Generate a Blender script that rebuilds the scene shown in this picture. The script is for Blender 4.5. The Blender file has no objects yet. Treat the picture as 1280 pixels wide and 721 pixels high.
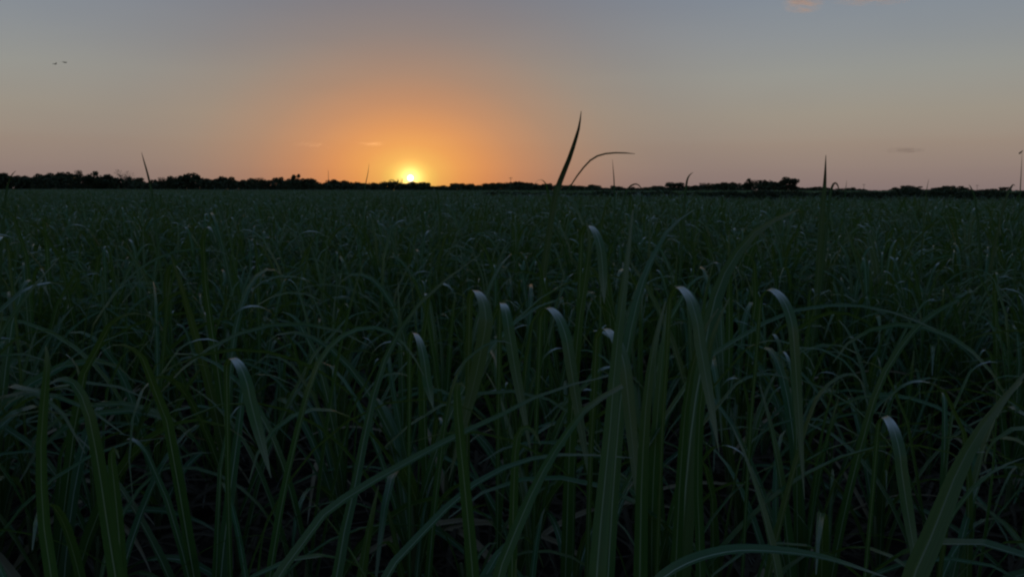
import bpy, bmesh, math, random
import numpy as np
from mathutils import Vector, Matrix

random.seed(7)
rng = np.random.default_rng(7)
sc = bpy.context.scene
col = sc.collection
rad = math.radians
PI = math.pi

# ------------------------------------------------------------------ camera
W, H, FPX = 1280.0, 721.0, 1004.0          # size of the photograph and focal length in its pixels
EYE = Vector((0, 0, 1.72))
HORIZON = 237.4
pitch = math.atan((H / 2 - HORIZON) / FPX)
roll = rad(0.16)
Fw = Vector((0, math.cos(pitch), -math.sin(pitch)))
U0 = Vector((0, math.sin(pitch), math.cos(pitch)))
R0 = Vector((1, 0, 0))
Rt = R0 * math.cos(roll) + U0 * -math.sin(roll) * -1
Up = U0 * math.cos(roll) - R0 * math.sin(roll)

def ray(px, py):
    return (Fw + Rt * ((px - W / 2) / FPX) + Up * ((H / 2 - py) / FPX))

def at(px, py, dist):
    """world point seen at the photograph's pixel px, py and DIST metres ahead (along +Y)"""
    d = ray(px, py)
    return EYE + d * (dist / d.y)

cam_d = bpy.data.cameras.new('camera')
cam = bpy.data.objects.new('camera', cam_d)
col.objects.link(cam)
cam_d.sensor_width = 36.0
cam_d.lens = 36.0 * FPX / W
cam_d.clip_start = 0.05
cam_d.clip_end = 80000
M = Matrix((Rt, Up, -Fw)).transposed().to_4x4()
M.translation = EYE
cam.matrix_world = M
sc.camera = cam

# ------------------------------------------------------------------ light
SUN_DIR = ray(513, 222.6).normalized()
SUN_EL = math.asin(SUN_DIR.z)
SUN_AZ = math.atan2(SUN_DIR.x, SUN_DIR.y)
def lin(c):
    return tuple(((v / 255) / 12.92 if v / 255 <= .04045 else ((v / 255 + .055) / 1.055) ** 2.4) for v in c)
def lin4(c):
    return lin(c) + (1.0,)

sun_d = bpy.data.lights.new('sun_light', 'SUN')
sun_d.energy = 1.6
sun_d.angle = rad(0.6)
sun_d.color = (1.0, 0.60, 0.30)
sun_o = bpy.data.objects.new('sun_light', sun_d)
col.objects.link(sun_o)
sun_o.rotation_euler = (-SUN_DIR).to_track_quat('-Z', 'Y').to_euler()

SKY_GAIN = 1.04
world = bpy.data.worlds.new('World')
sc.world = world
world.use_nodes = True
nt = world.node_tree
nt.nodes.clear()
N = nt.nodes.new
L = nt.links.new
def mth(op, a, b=None, c=None, clamp=False):
    n = N('ShaderNodeMath'); n.operation = op; n.use_clamp = clamp
    for i, v in enumerate((a, b, c)):
        if v is None: continue
        if isinstance(v, (int, float)): n.inputs[i].default_value = v
        else: L(v, n.inputs[i])
    return n.outputs[0]
def ramp(fac, stops, srgb=True, interp='LINEAR'):
    n = N('ShaderNodeValToRGB'); n.color_ramp.interpolation = interp
    e = n.color_ramp.elements
    while len(e) < len(stops): e.new(0.5)
    for k, (p, c) in enumerate(stops):
        e[k].position = p; e[k].color = lin4(c) if srgb else c
    L(fac, n.inputs[0])
    return n.outputs[0]
tc = N('ShaderNodeTexCoord')
sep = N('ShaderNodeSeparateXYZ')
L(tc.outputs['Generated'], sep.inputs[0])
X, Y, Z = sep.outputs
elev = mth('DIVIDE', mth('ARCSINE', Z), rad(1))                    # degrees
# angle to the sun's azimuth, degrees (wrapped by using the sine/cosine pair)
ca, sa = math.cos(SUN_AZ), math.sin(SUN_AZ)
xs = mth('SUBTRACT', mth('MULTIPLY', X, ca), mth('MULTIPLY', Y, sa))
ys = mth('ADD', mth('MULTIPLY', X, sa), mth('MULTIPLY', Y, ca))
daz = mth('DIVIDE', mth('ARCTAN2', xs, ys), rad(1))
de = mth('SUBTRACT', elev, SUN_EL / rad(1))
# open sky away from the sun, by elevation over 0..90 degrees
e01 = mth('POWER', mth('DIVIDE', mth('MAXIMUM', elev, 0.0), 90.0, None, True), 0.5)
def ep(d): return (d / 90) ** .5
base = ramp(e01, [(0, (140, 129, 126)), (ep(1.3), (144, 130, 122)), (ep(3), (149, 134, 121)), (ep(5), (152, 144, 131)),
                  (ep(7.6), (147, 148, 142)), (ep(10), (136, 142, 146)), (ep(13.5), (122, 134, 148)), (ep(32), (92, 115, 142)), (1.0, (70, 94, 130))])
# the sunset glow: an ellipse round the sun
dd = mth('SQRT', mth('ADD', mth('POWER', mth('DIVIDE', daz, 20.0), 2.0), mth('POWER', mth('DIVIDE', de, 13.2), 2.0)))
glow = ramp(mth('DIVIDE', dd, 1.5), [(0.0, (255, 246, 150)), (0.022, (252, 232, 112)), (0.042, (246, 206, 98)), (0.07, (243, 183, 92)), (0.12, (235, 163, 88)), (0.18, (221, 150, 90)),
                  (0.26, (197, 140, 98)), (0.36, (173, 134, 106)), (0.50, (152, 131, 114)), (0.66, (134, 123, 117)), (1.0, (128, 122, 122))])
alpha = ramp(mth('DIVIDE', dd, 1.5), [(0.0, (255,) * 3), (0.30, (235,) * 3), (0.5, (188,) * 3), (0.75, (90,) * 3), (1.0, (0,) * 3)], interp='B_SPLINE')
def mix(f, a, b, mode='MIX'):
    n = N('ShaderNodeMixRGB'); n.blend_type = mode
    for i, v in enumerate((f, a, b)):
        if isinstance(v, (int, float)): n.inputs[i].default_value = v
        elif isinstance(v, tuple): n.inputs[i].default_value = v
        else: L(v, n.inputs[i])
    return n.outputs[0]
c1 = mix(alpha, base, glow)
# redder, denser air right on the horizon
ext = ramp(mth('DIVIDE', elev, 3.5, None, True), [(0, (0.84, 0.76, 0.78, 1)), (0.45, (0.95, 0.91, 0.91, 1)), (1, (1, 1, 1, 1))], srgb=False)
c2 = mix(1.0, c1, ext, 'MULTIPLY')
# a smoky veil high above the sun
vd = mth('ADD', mth('POWER', mth('DIVIDE', daz, 17.0), 2.0), mth('POWER', mth('DIVIDE', mth('SUBTRACT', elev, 13.5), 7.0), 2.0))
veil = mth('POWER', 2.718, mth('MULTIPLY', vd, -1.0))
c2 = mix(mth('MULTIPLY', veil, 0.58), c2, mix(1.0, c2, (0.80, 0.68, 0.68, 1), 'MULTIPLY'))
# the sky dims evenly with the angle away from the sun, as it does at dusk
away = mth('MULTIPLY', mth('SUBTRACT', 1.0, mth('COSINE', mth('MULTIPLY', daz, rad(1)))), mth('COSINE', mth('MULTIPLY', mth('MAXIMUM', elev, 0.0), rad(1))))
c2 = mix(1.0, c2, ramp(mth('DIVIDE', away, 2.0), [(0.0, (1, 1, 1, 1)), (0.12, (1, 1, 1, 1)), (0.55, (.76, .79, .84, 1)), (1.0, (.60, .66, .74, 1))], srgb=False), 'MULTIPLY')
# very soft unevenness of the high haze
nz = N('ShaderNodeTexNoise'); nz.inputs['Scale'].default_value = 2.2; nz.inputs['Detail'].default_value = 3
mp = N('ShaderNodeMapping'); mp.inputs['Scale'].default_value = (1, 1, 4.5)
L(tc.outputs['Generated'], mp.inputs[0]); L(mp.outputs[0], nz.inputs['Vector'])
var = ramp(nz.outputs[0], [(0.25, (0.955, 0.955, 0.97, 1)), (0.75, (1.04, 1.03, 1.02, 1))], srgb=False)
c3 = mix(1.0, c2, var, 'MULTIPLY')
sky = N('ShaderNodeTexSky'); sky.sky_type = 'NISHITA'; sky.sun_disc = False
sky.sun_elevation = SUN_EL; sky.sun_rotation = SUN_AZ
sky.air_density = 1.0; sky.dust_density = 1.0
bg1 = N('ShaderNodeBackground'); L(c3, bg1.inputs[0]); bg1.inputs[1].default_value = SKY_GAIN
# forward scatter hugging the sun
sang = mth('SQRT', mth('ADD', mth('POWER', daz, 2.0), mth('POWER', de, 2.0)))
halo = mth('POWER', 2.718, mth('MULTIPLY', mth('POWER', mth('DIVIDE', sang, 0.52), 1.3), -1.0))
c3 = mix(1.0, c3, mix(1.0, (2.0, 1.10, .36, 1), halo, 'MULTIPLY'), 'ADD')
L(c3, bg1.inputs[0])
bg2 = N('ShaderNodeBackground'); L(sky.outputs[0], bg2.inputs[0]); bg2.inputs[1].default_value = 0.003
ad = N('ShaderNodeAddShader'); L(bg1.outputs[0], ad.inputs[0]); L(bg2.outputs[0], ad.inputs[1])
wo = N('ShaderNodeOutputWorld'); L(ad.outputs[0], wo.inputs[0])

sc.view_settings.view_transform = 'Standard'
sc.view_settings.look = 'None'
sc.view_settings.exposure = 0.0
sc.view_settings.gamma = 1.0
sc.cycles.filter_width = 2.3
sc.cycles.max_bounces = 8
sc.cycles.transmission_bounces = 4
sc.cycles.caustics_reflective = False

# ------------------------------------------------------------------ materials
def material(name):
    m = bpy.data.materials.new(name); m.use_nodes = True
    t = m.node_tree; t.nodes.clear()
    return m, t
def leaf_material(name, c_low, c_high, rib, trans, rough=0.38, t_amt=0.30, spec=0.5, darkened=False):
    m, t = material(name)
    n = t.nodes.new; l = t.links.new
    uv = n('ShaderNodeUVMap'); uv.uv_map = 'UVMap'
    s = n('ShaderNodeSeparateXYZ'); l(uv.outputs[0], s.inputs[0])
    def ma(op, a, b=None, c=None, clamp=False):
        k = n('ShaderNodeMath'); k.operation = op; k.use_clamp = clamp
        for i, v in enumerate((a, b, c)):
            if v is None: continue
            if isinstance(v, (int, float)): k.inputs[i].default_value = v
            else: l(v, k.inputs[i])
        return k.outputs[0]
    off = ma('ABSOLUTE', ma('SUBTRACT', s.outputs[0], 0.5))               # 0 at the midrib, .5 at the edge
    info = n('ShaderNodeObjectInfo')
    # long streaks along the blade
    cmb = n('ShaderNodeCombineXYZ'); l(ma('MULTIPLY', s.outputs[0], 16.0), cmb.inputs[0]); l(ma('MULTIPLY', s.outputs[1], 2.5), cmb.inputs[1]); l(ma('MULTIPLY', info.outputs['Random'], 37.0), cmb.inputs[2])
    ns = n('ShaderNodeTexNoise'); l(cmb.outputs[0], ns.inputs['Vector']); ns.inputs['Scale'].default_value = 1.0; ns.inputs['Detail'].default_value = 3
    f = ma('ADD', ma('MULTIPLY', ns.outputs[0], 0.75), ma('MULTIPLY', info.outputs['Random'], 0.4), None, True)
    mx = n('ShaderNodeMixRGB'); mx.inputs[1].default_value = c_low; mx.inputs[2].default_value = c_high; l(f, mx.inputs[0])
    # pale midrib, fading towards the tip
    ribf = ma('MULTIPLY', ma('SUBTRACT', 1.0, ma('DIVIDE', off, 0.065), None, True), ma('SUBTRACT', 1.0, ma('MULTIPLY', s.outputs[1], 0.75)))
    m2 = n('ShaderNodeMixRGB'); l(ribf, m2.inputs[0]); l(mx.outputs[0], m2.inputs[1]); m2.inputs[2].default_value = rib
    # dry tip, painted paler to stand in for glints on leaf tips
    dry = ma('MULTIPLY', ma('SUBTRACT', s.outputs[1], 0.84, None, True), 6.0, None, True)  # dry tip mask, also carries the painted glints
    m3 = n('ShaderNodeMixRGB'); l(ma('MULTIPLY', dry, ns.outputs[0]), m3.inputs[0]); l(m2.outputs[0], m3.inputs[1]); m3.inputs[2].default_value = (.36, .37, .30, 1)
    # a few blades are yellowing
    m7 = n('ShaderNodeMixRGB'); l(ma('MULTIPLY', ma('SUBTRACT', info.outputs['Random'], .72, None, True), 1.5), m7.inputs[0]); l(m3.outputs[0], m7.inputs[1]); m7.inputs[2].default_value = (.10, .095, .032, 1)
    # attribute with the glint painted on folded bends, or silhouette shade painted above eye level
    at_ = n('ShaderNodeAttribute'); at_.attribute_name = 'painted_tone'
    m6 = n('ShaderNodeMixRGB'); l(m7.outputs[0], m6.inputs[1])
    l(ma('MULTIPLY', at_.outputs['Fac'], 1.0 if darkened else ma('ADD', .5, ns.outputs[0]), None, True), m6.inputs[0])
    m6.inputs[2].default_value = (.022, .013, .008, 1) if darkened else (.66, .71, .69, 1)
    m3 = m6
    p = n('ShaderNodeBsdfPrincipled'); l(m3.outputs[0], p.inputs['Base Color'])
    p.inputs['Specular IOR Level'].default_value = spec
    l(ma('ADD', rough - .06, ma('MULTIPLY', ns.outputs[0], 0.16)), p.inputs['Roughness'])
    bp = n('ShaderNodeBump'); bp.inputs['Strength'].default_value = .35; bp.inputs['Distance'].default_value = .002
    wv = ma('SINE', ma('MULTIPLY', s.outputs[0], 75.0)); l(wv, bp.inputs['Height']); l(bp.outputs[0], p.inputs['Normal'])
    tr = n('ShaderNodeBsdfTranslucent')
    m4 = n('ShaderNodeMixRGB'); m4.blend_type = 'MULTIPLY'; m4.inputs[0].default_value = .55; m4.inputs[1].default_value = trans; l(ns.outputs[0], m4.inputs[2])
    l(m4.outputs[0], tr.inputs[0])
    ms = n('ShaderNodeMixShader'); ms.inputs[0].default_value = t_amt; l(p.outputs[0], ms.inputs[1]); l(tr.outputs[0], ms.inputs[2])
    o = n('ShaderNodeOutputMaterial'); l(ms.outputs[0], o.inputs[0])
    return m
MAT_LEAF = leaf_material('cane_leaf', (.010, .056, .018, 1), (.044, .150, .052, 1), (.46, .56, .42, 1), (.16, .25, .03, 1), rough=.19, t_amt=.28, spec=.30)
MAT_SILHOUETTE = leaf_material('silhouette_cane_leaf', (.014, .062, .022, 1), (.050, .155, .056, 1), (.30, .36, .26, 1), (.12, .18, .025, 1), rough=.3, t_amt=.22, spec=.3, darkened=True)  # cane leaf with the dark of its backlit top painted into the colour
MAT_LITTER = leaf_material('leaf_litter', (.030, .024, .014, 1), (.075, .060, .036, 1), (.09, .075, .05, 1), (.05, .035, .015, 1), rough=.7, t_amt=.1, spec=.2)
MAT_DRY = leaf_material('dry_cane_leaf', (.16, .13, .07, 1), (.30, .25, .15, 1), (.36, .32, .22, 1), (.30, .20, .08, 1), rough=.6, t_amt=.2, spec=.3)

def simple_material(name, c1, c2, scale=4.0, rough=.85, bump=.0, coord='Object'):
    m, t = material(name)
    n = t.nodes.new; l = t.links.new
    tcn = n('ShaderNodeTexCoord'); nz = n('ShaderNodeTexNoise'); nz.inputs['Scale'].default_value = scale; nz.inputs['Detail'].default_value = 6
    l(tcn.outputs[coord], nz.inputs['Vector'])
    r = n('ShaderNodeValToRGB'); r.color_ramp.elements[0].position = .3; r.color_ramp.elements[0].color = c1; r.color_ramp.elements[1].position = .7; r.color_ramp.elements[1].color = c2
    l(nz.outputs[0], r.inputs[0])
    p = n('ShaderNodeBsdfPrincipled'); l(r.outputs[0], p.inputs['Base Color']); p.inputs['Roughness'].default_value = rough
    p.inputs['Specular IOR Level'].default_value = .12
    if bump:
        b = n('ShaderNodeBump'); b.inputs['Strength'].default_value = bump; b.inputs['Distance'].default_value = .05; l(nz.outputs[0], b.inputs['Height']); l(b.outputs[0], p.inputs['Normal'])
    o = n('ShaderNodeOutputMaterial'); l(p.outputs[0], o.inputs[0])
    return m
MAT_SOIL = simple_material('field_soil', (.012, .009, .006, 1), (.034, .026, .018, 1), 3.0, .95, .8)
MAT_STALK = simple_material('cane_stalk', (.05, .09, .035, 1), (.12, .14, .06, 1), 9.0, .5)
MAT_FOLIAGE = simple_material('tree_foliage', (.022, .034, .016, 1), (.050, .066, .030, 1), .7, .75)
MAT_BARK = simple_material('tree_bark', (.06, .045, .034, 1), (.14, .11, .085, 1), 5.0, .9, .5)
MAT_POLE = simple_material('weathered_pole', (.07, .055, .045, 1), (.15, .12, .095, 1), 6.0, .9)
MAT_BIRD = simple_material('dark_feathers', (.015, .014, .013, 1), (.045, .04, .036, 1), 8.0, .8)

# ------------------------------------------------------------------ small helpers
def tag(o, label=None, cat=None, group=None, kind=None):
    if label: o['label'] = label
    if cat: o['category'] = cat
    if group: o['group'] = group
    if kind: o['kind'] = kind
    return o
def link(name, me, parent=None):
    o = bpy.data.objects.new(name, me)
    col.objects.link(o)
    if parent: o.parent = parent
    return o
def mesh(name, V, F, mat, uv=None, smooth=True):
    me = bpy.data.meshes.new(name)
    me.from_pydata([tuple(v) for v in V], [], [tuple(f) for f in F])
    if uv is not None:
        lay = me.uv_layers.new(name='UVMap')
        vi = np.empty(len(me.loops), dtype=np.int32); me.loops.foreach_get('vertex_index', vi)
        arr = np.asarray(uv, dtype=np.float32)
        lay.data.foreach_set('uv', np.ascontiguousarray(arr[vi][:, :2]).ravel())
        ca_ = me.attributes.new('painted_tone', 'FLOAT', 'POINT'); ca_.data.foreach_set('value', np.ascontiguousarray(arr[:, 2]))
    if smooth: me.polygons.foreach_set('use_smooth', [True] * len(me.polygons))
    me.materials.append(mat)
    me.update()
    if uv is not None:                                  # blades: a sharp edge along the midrib
        mid = np.abs(np.asarray(uv)[:, 0] - .5) < .01
        ev = np.empty(len(me.edges) * 2, dtype=np.int32); me.edges.foreach_get('vertices', ev)
        ev = ev.reshape(-1, 2)
        at_ = me.attributes.new('sharp_edge', 'BOOLEAN', 'EDGE')
        at_.data.foreach_set('value', mid[ev[:, 0]] & mid[ev[:, 1]])
    return me
def tube(path, radii, n=6):
    V, F = [], []
    path = [Vector(p) for p in path]
    for i, p in enumerate(path):
        t = (path[min(i + 1, len(path) - 1)] - path[max(i - 1, 0)]).normalized()
        a = t.orthogonal().normalized(); b = t.cross(a)
        for k in range(n):
            q = 2 * PI * k / n
            V.append(p + (a * math.cos(q) + b * math.sin(q)) * radii[i])
    for i in range(len(path) - 1):
        for k in range(n):
            F.append((i * n + k, i * n + (k + 1) % n, (i + 1) * n + (k + 1) % n, (i + 1) * n + k))
    F.append(tuple(range(n - 1, -1, -1))); F.append(tuple((len(path) - 1) * n + k for k in range(n)))
    return V, F

# ------------------------------------------------------------------ ground
ring = [60, 200, 600, 2000, 6000, 16000]
V, F = [(0, 0, 0)], []
ns_ = 48
for r in ring:
    for k in range(ns_):
        V.append((r * math.cos(2 * PI * k / ns_), r * math.sin(2 * PI * k / ns_), 0))
for k in range(ns_):
    F.append((0, 1 + k, 1 + (k + 1) % ns_))
    for j in range(len(ring) - 1):
        a = 1 + j * ns_
        F.append((a + k, a + ns_ + k, a + ns_ + (k + 1) % ns_, a + (k + 1) % ns_))
tag(link('ground', mesh('ground', V, F, MAT_SOIL)), 'bare dark soil under the cane', kind='structure')

# ------------------------------------------------------------------ cane leaves
def strip(pts, sides, widths, keel, painted_tone=None):
    """a blade along PTS: three vertices across, raised edges either side of the midrib"""
    V, F, UV = [], [], []
    n = len(pts)
    for i in range(n):
        t = (pts[min(i + 1, n - 1)] - pts[max(i - 1, 0)]).normalized()
        s = sides[i]; s = (s - t * s.dot(t)).normalized()
        nn = t.cross(s)
        w = widths[i] / 2; k = keel * widths[i]
        V += [pts[i] - s * w + nn * k, pts[i], pts[i] + s * w + nn * k]
        v = i / (n - 1)
        k = painted_tone[i] if painted_tone else 0.0
        UV += [(0, v, k), (.5, v, k * .7), (1, v, k)]
    for i in range(n - 1):
        a = i * 3
        F += [(a, a + 1, a + 4, a + 3), (a + 1, a + 2, a + 5, a + 4)]
    return V, F, UV
def blade_width(t, w):
    if t < .12: return w * (.55 + .45 * t / .12)
    return w * max(.03, (1 - ((t - .12) / .88) ** 2.1)) ** .72
def generic_leaf(r, kind, n=13):
    """a leaf growing from the origin outwards along +X; returns points, sides, widths, keel"""
    if kind == 'upright':
        a0, a1, pw, ln = r.uniform(2, 12), r.uniform(8, 40), r.uniform(1.5, 3), r.uniform(.75, 1.15)
    elif kind == 'arch':
        a0, a1, pw, ln = r.uniform(6, 24), r.uniform(80, 160), r.uniform(1.3, 2.8), r.uniform(1.05, 1.6)
    elif kind == 'fold':                       # stands straight, then bends over sharply near the end
        a0, a1, pw, ln = r.uniform(4, 14), r.uniform(140, 176), r.uniform(4.5, 10), r.uniform(.95, 1.35)
    else:                                      # low drooping
        a0, a1, pw, ln = r.uniform(30, 50), r.uniform(70, 115), r.uniform(.9, 1.5), r.uniform(.8, 1.2)
    w = r.uniform(.024, .048)
    tw = rad(r.uniform(-70, 70)) if kind != 'fold' else rad(r.uniform(-25, 25))
    side_drift = r.uniform(-.16, .16)
    p = Vector((0, 0, 0)); pts = [p.copy()]
    m = 60
    tpos = [0]
    dense = [p.copy()]; tang = []
    for i in range(m):
        t = (i + .5) / m
        a = rad(a0 + a1 * t ** pw)
        d = Vector((math.sin(a), side_drift * t * 1.5, math.cos(a))).normalized()
        p = p + d * (ln / m); dense.append(p.copy())
    pts = []
    for i in range(n):
        t = i / (n - 1)
        if kind == 'fold':                          # more rings round the bend
            tb = ((75 - a0) / (a1 - a0)) ** (1 / pw); f = i / (n - 1)
            t = (tb - .07) * f / .42 if f < .42 else (tb - .07) + .14 * (f - .42) / .4 if f < .82 else (tb + .07) + (1 - tb - .07) * (f - .82) / .18
        q = t * m; j = min(int(q), m - 1)
        pts.append(dense[j].lerp(dense[j + 1], q - j)); tpos.append(t)
    tpos = tpos[1:]
    sides = []
    for i in range(n):
        t = (pts[min(i + 1, n - 1)] - pts[max(i - 1, 0)]).normalized()
        s = Vector((0, 1, 0)); s = (s - t * s.dot(t)).normalized()
        sides.append(Matrix.Rotation(tw * tpos[i] ** 1.5, 3, t) @ s)
    widths = [blade_width(t, w) * r.uniform(.94, 1.06) for t in tpos]
    keel = r.uniform(.10, .24)
    painted_tone = None
    if kind == 'fold' and r.random() < .65:              # a sky glint is painted pale on the bend
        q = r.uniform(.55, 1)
        painted_tone = [q * math.exp(-((t - tb - .012) / .034) ** 2) for t in tpos]
    return pts, sides, widths, keel, painted_tone

rr = random.Random(3)
LEAVES = {}
for kind, cnt in (('upright', 14), ('arch', 16), ('fold', 12), ('low', 8)):
    LEAVES[kind] = []
    for i in range(cnt):
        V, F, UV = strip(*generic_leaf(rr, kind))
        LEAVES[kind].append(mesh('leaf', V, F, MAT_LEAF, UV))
DRY = []
for i in range(5):
    V, F, UV = strip(*generic_leaf(rr, 'low'))
    DRY.append(mesh('dry_leaf', V, F, MAT_DRY, UV))
STALKS = []
for i in range(4):
    h = (.34, .42, .5, .6)[i]
    lean = rr.uniform(-.03, .03)
    path = [(lean * t * t, 0, h * t) for t in (0, .25, .5, .75, 1)]
    V, F = tube(path, [.014, .015, .014, .012, .007], 6)
    STALKS.append((mesh('stalk', V, F, MAT_STALK), h))

def leaf_plan(r, big=1.0):
    """list of (kind, index, height fraction, azimuth, tilt, scale) for one plant"""
    n = r.randint(7, 10)
    az = r.uniform(0, 2 * PI)
    out = []
    for i in range(n):
        f = i / (n - 1)
        az += PI + r.gauss(0, .55)
        if f < .25: kind = r.choice(['low', 'arch', 'arch'])
        elif f < .7: kind = r.choice(['arch', 'arch', 'arch', 'fold', 'upright'])
        else: kind = r.choice(['upright', 'fold', 'fold', 'arch', 'arch'])
        k = r.randrange(len(LEAVES[kind]))
        out.append((kind, k, .15 + .8 * f, az, rad(r.gauss(0, 5)), r.uniform(.78, 1.02) * big))
    return out

def grow(x, y, r, size=1.0, extra=None, plan=None):
    """one cane plant: its stalk carries its leaves"""
    sm, h = r.choice(STALKS)
    root = link('cane_plant', sm)
    root.location = (x, y, -.01)
    root.rotation_euler = (r.gauss(0, .05), r.gauss(0, .05), r.uniform(0, 2 * PI))
    root.scale = (size,) * 3
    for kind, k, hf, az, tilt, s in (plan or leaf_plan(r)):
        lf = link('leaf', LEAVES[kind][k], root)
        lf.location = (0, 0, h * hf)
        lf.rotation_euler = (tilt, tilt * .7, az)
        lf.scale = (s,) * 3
    if r.random() < .55:
        lf = link('dry_leaf', r.choice(DRY), root)
        lf.location = (0, 0, h * r.uniform(.12, .7)); lf.rotation_euler = (0, rad(r.uniform(0, 25)), r.uniform(0, 2 * PI))
        lf['label'] = 'dried straw coloured leaf'
    return root

# ------------------------------------------------------------------ cane with hand-placed leaves
def catmull(P, n):
    P = [P[0] * 2 - P[1]] + P + [P[-1] * 2 - P[-2]]
    seg = len(P) - 3
    out = []
    for i in range(n):
        q = i / (n - 1) * seg; j = min(int(q), seg - 1); t = q - j
        a, b, c, d = P[j:j + 4]
        out.append(.5 * ((2 * b) + (c - a) * t + (2 * a - 5 * b + 4 * c - d) * t * t + (3 * b - a - 3 * c + d) * t ** 3))
    return out
def screen_leaf(path, dist, width_m, end_dist=None, face=0.0, n=18, root_drop=True, taper='normal', flat=None, slope=0.0):
    """world points of a leaf that passes the given pixels at DIST metres; the visible part is continued down to a stalk"""
    e = end_dist if end_dist is not None else dist
    P = list(path) if isinstance(path[0], Vector) else [at(q[0], q[1], dist + (e - dist) * i / max(1, len(path) - 1) + (q[2] if len(q) > 2 else 0)) for i, q in enumerate(path)]
    base = None
    if root_drop:
        a, b = P[0], P[1]
        d = (a - b); d = d.normalized()
        z0 = .30
        if a.z > z0 + .05:
            # curve down towards the vertical while falling to the stalk
            pts = []
            p = a.copy(); step = (a.z - z0) / 5
            hd = Vector((d.x, d.y, 0)) / max(.35, -d.z if d.z < 0 else .35)
            for k in range(5):
                p = p + Vector((hd.x * step * (.8 ** (k + 1)) * .6, hd.y * step * .5, -step))
                pts.append(p.copy())
            P = pts[::-1] + P
        base = Vector((P[0].x, P[0].y, 0))
    pts = catmull(P, n)
    sides = []
    for i in range(n):
        t = (pts[min(i + 1, n - 1)] - pts[max(i - 1, 0)]).normalized()
        view = (pts[i] - EYE).normalized()
        s = t.cross(view).normalized() if flat is None else Matrix.Rotation(rad(flat), 3, 'Z') @ Vector((1, 0, slope))
        ang = rad(face[0] + (face[1] - face[0]) * i / (n - 1)) if isinstance(face, tuple) else rad(face)
        if flat is None and abs(math.degrees(ang)) > 30: ang = -abs(ang) * max(-1, min(1, t.x / .25))
        sides.append(Matrix.Rotation(ang, 3, t) @ s)
    widths = []
    for i in range(n):
        t = i / (n - 1)
        if taper == 'normal': widths.append(blade_width(t, width_m))
        elif taper == 'blunt': widths.append(width_m * (.6 + .4 * min(1, t / .2)) * (1 if t < .93 else 1 - .8 * (t - .93) / .07))
        elif callable(taper): widths.append(width_m * taper(t))
        else: widths.append(width_m * taper[0] * (1 - t) + width_m * taper[1] * t)
    return pts, sides, widths, base, (.03 if flat is not None else .16)

def hero(label, leaves, r, group=None, old=False, companions=3, size=.85, dry=False):  # old: leaves with silhouette shade painted on their tops
    """a cane plant whose listed leaves follow the photograph; leaves = [dict(path, dist, w, ...)]"""
    made = []
    for lf in leaves:
        a = dict(lf); path = a.pop('path'); dist = a.pop('dist'); w = a.pop('w')
        made.append((screen_leaf(path, dist, w, **a)))
    base = made[0][3]
    if base is None:
        b = made[0][0][0]; base = Vector((b.x, b.y, 0))
    sm, h = STALKS[1]
    root = link('cane_plant', sm)
    root.location = (base.x, base.y, -.01)
    tag(root, label, 'cane plant', group or 'cane plants in the field')
    for pts, sides, widths, b, keel in made:
        pts = [p - root.location for p in pts]
        if old:  # silhouette shade is painted on the part above eye height
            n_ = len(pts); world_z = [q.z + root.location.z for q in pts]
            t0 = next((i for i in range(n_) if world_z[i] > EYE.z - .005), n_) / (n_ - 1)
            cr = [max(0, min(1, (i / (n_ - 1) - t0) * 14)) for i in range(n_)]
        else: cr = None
        V, F, UV = strip(pts, sides, widths, keel, cr if old else [.95 * math.exp(-((i / (len(pts) - 1) - .52) / .065) ** 2) for i in range(len(pts))] if keel < .1 else None)  # folded leaves get a glint painted at the bend
        link('leaf', mesh('leaf', V, F, MAT_DRY if dry else MAT_SILHOUETTE if old else MAT_LEAF, UV), root)
    az = r.uniform(0, 6)
    for i in range(companions):
        kind = r.choice(['arch', 'low', 'upright', 'arch'])
        lf = link('leaf', r.choice(LEAVES[kind]), root)
        az += PI + r.gauss(0, .5)
        lf.location = (0, 0, h * r.uniform(.2, .8)); lf.rotation_euler = (0, 0, az); lf.scale = (size * r.uniform(.7, 1),) * 3
    return root

hr = random.Random(11)
taken = []
NAMED = []
def H_(label, *leaves, **k):
    o = hero(label.replace('|', ''), list(leaves), hr, **k)
    taken.append((o.location.x, o.location.y))
    if '|' in label:
        m = o.children[0].data.vertices; c = o.location + m[len(m) * 2 // 3].co
        NAMED.append((label.split('|')[0], Vector((c.x, c.y)), Vector((o.location.x, o.location.y))))
    return o
def lf(path, dist, w, **k):
    return dict(path=path, dist=dist, w=w, **k)

# leaves that stand against the sky
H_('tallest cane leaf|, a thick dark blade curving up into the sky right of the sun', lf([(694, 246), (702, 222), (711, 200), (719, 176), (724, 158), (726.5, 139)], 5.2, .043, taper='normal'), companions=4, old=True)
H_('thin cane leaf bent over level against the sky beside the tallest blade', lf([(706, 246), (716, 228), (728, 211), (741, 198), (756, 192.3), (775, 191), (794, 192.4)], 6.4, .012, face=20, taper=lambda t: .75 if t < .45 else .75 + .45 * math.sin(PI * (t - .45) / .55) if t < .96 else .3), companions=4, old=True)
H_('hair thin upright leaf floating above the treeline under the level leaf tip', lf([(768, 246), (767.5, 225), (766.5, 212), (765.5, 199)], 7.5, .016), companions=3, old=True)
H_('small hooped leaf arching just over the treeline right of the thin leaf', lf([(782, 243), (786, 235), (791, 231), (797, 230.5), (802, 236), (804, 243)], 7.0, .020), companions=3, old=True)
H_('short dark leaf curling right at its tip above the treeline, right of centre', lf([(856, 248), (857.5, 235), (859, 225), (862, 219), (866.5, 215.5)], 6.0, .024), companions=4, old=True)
H_('straight dark spear leaf| standing upright by the right end of the tall trees', lf([(1029, 252), (1030.5, 236), (1031.5, 218), (1032.3, 194)], 5.5, .042), companions=4, old=True)
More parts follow.
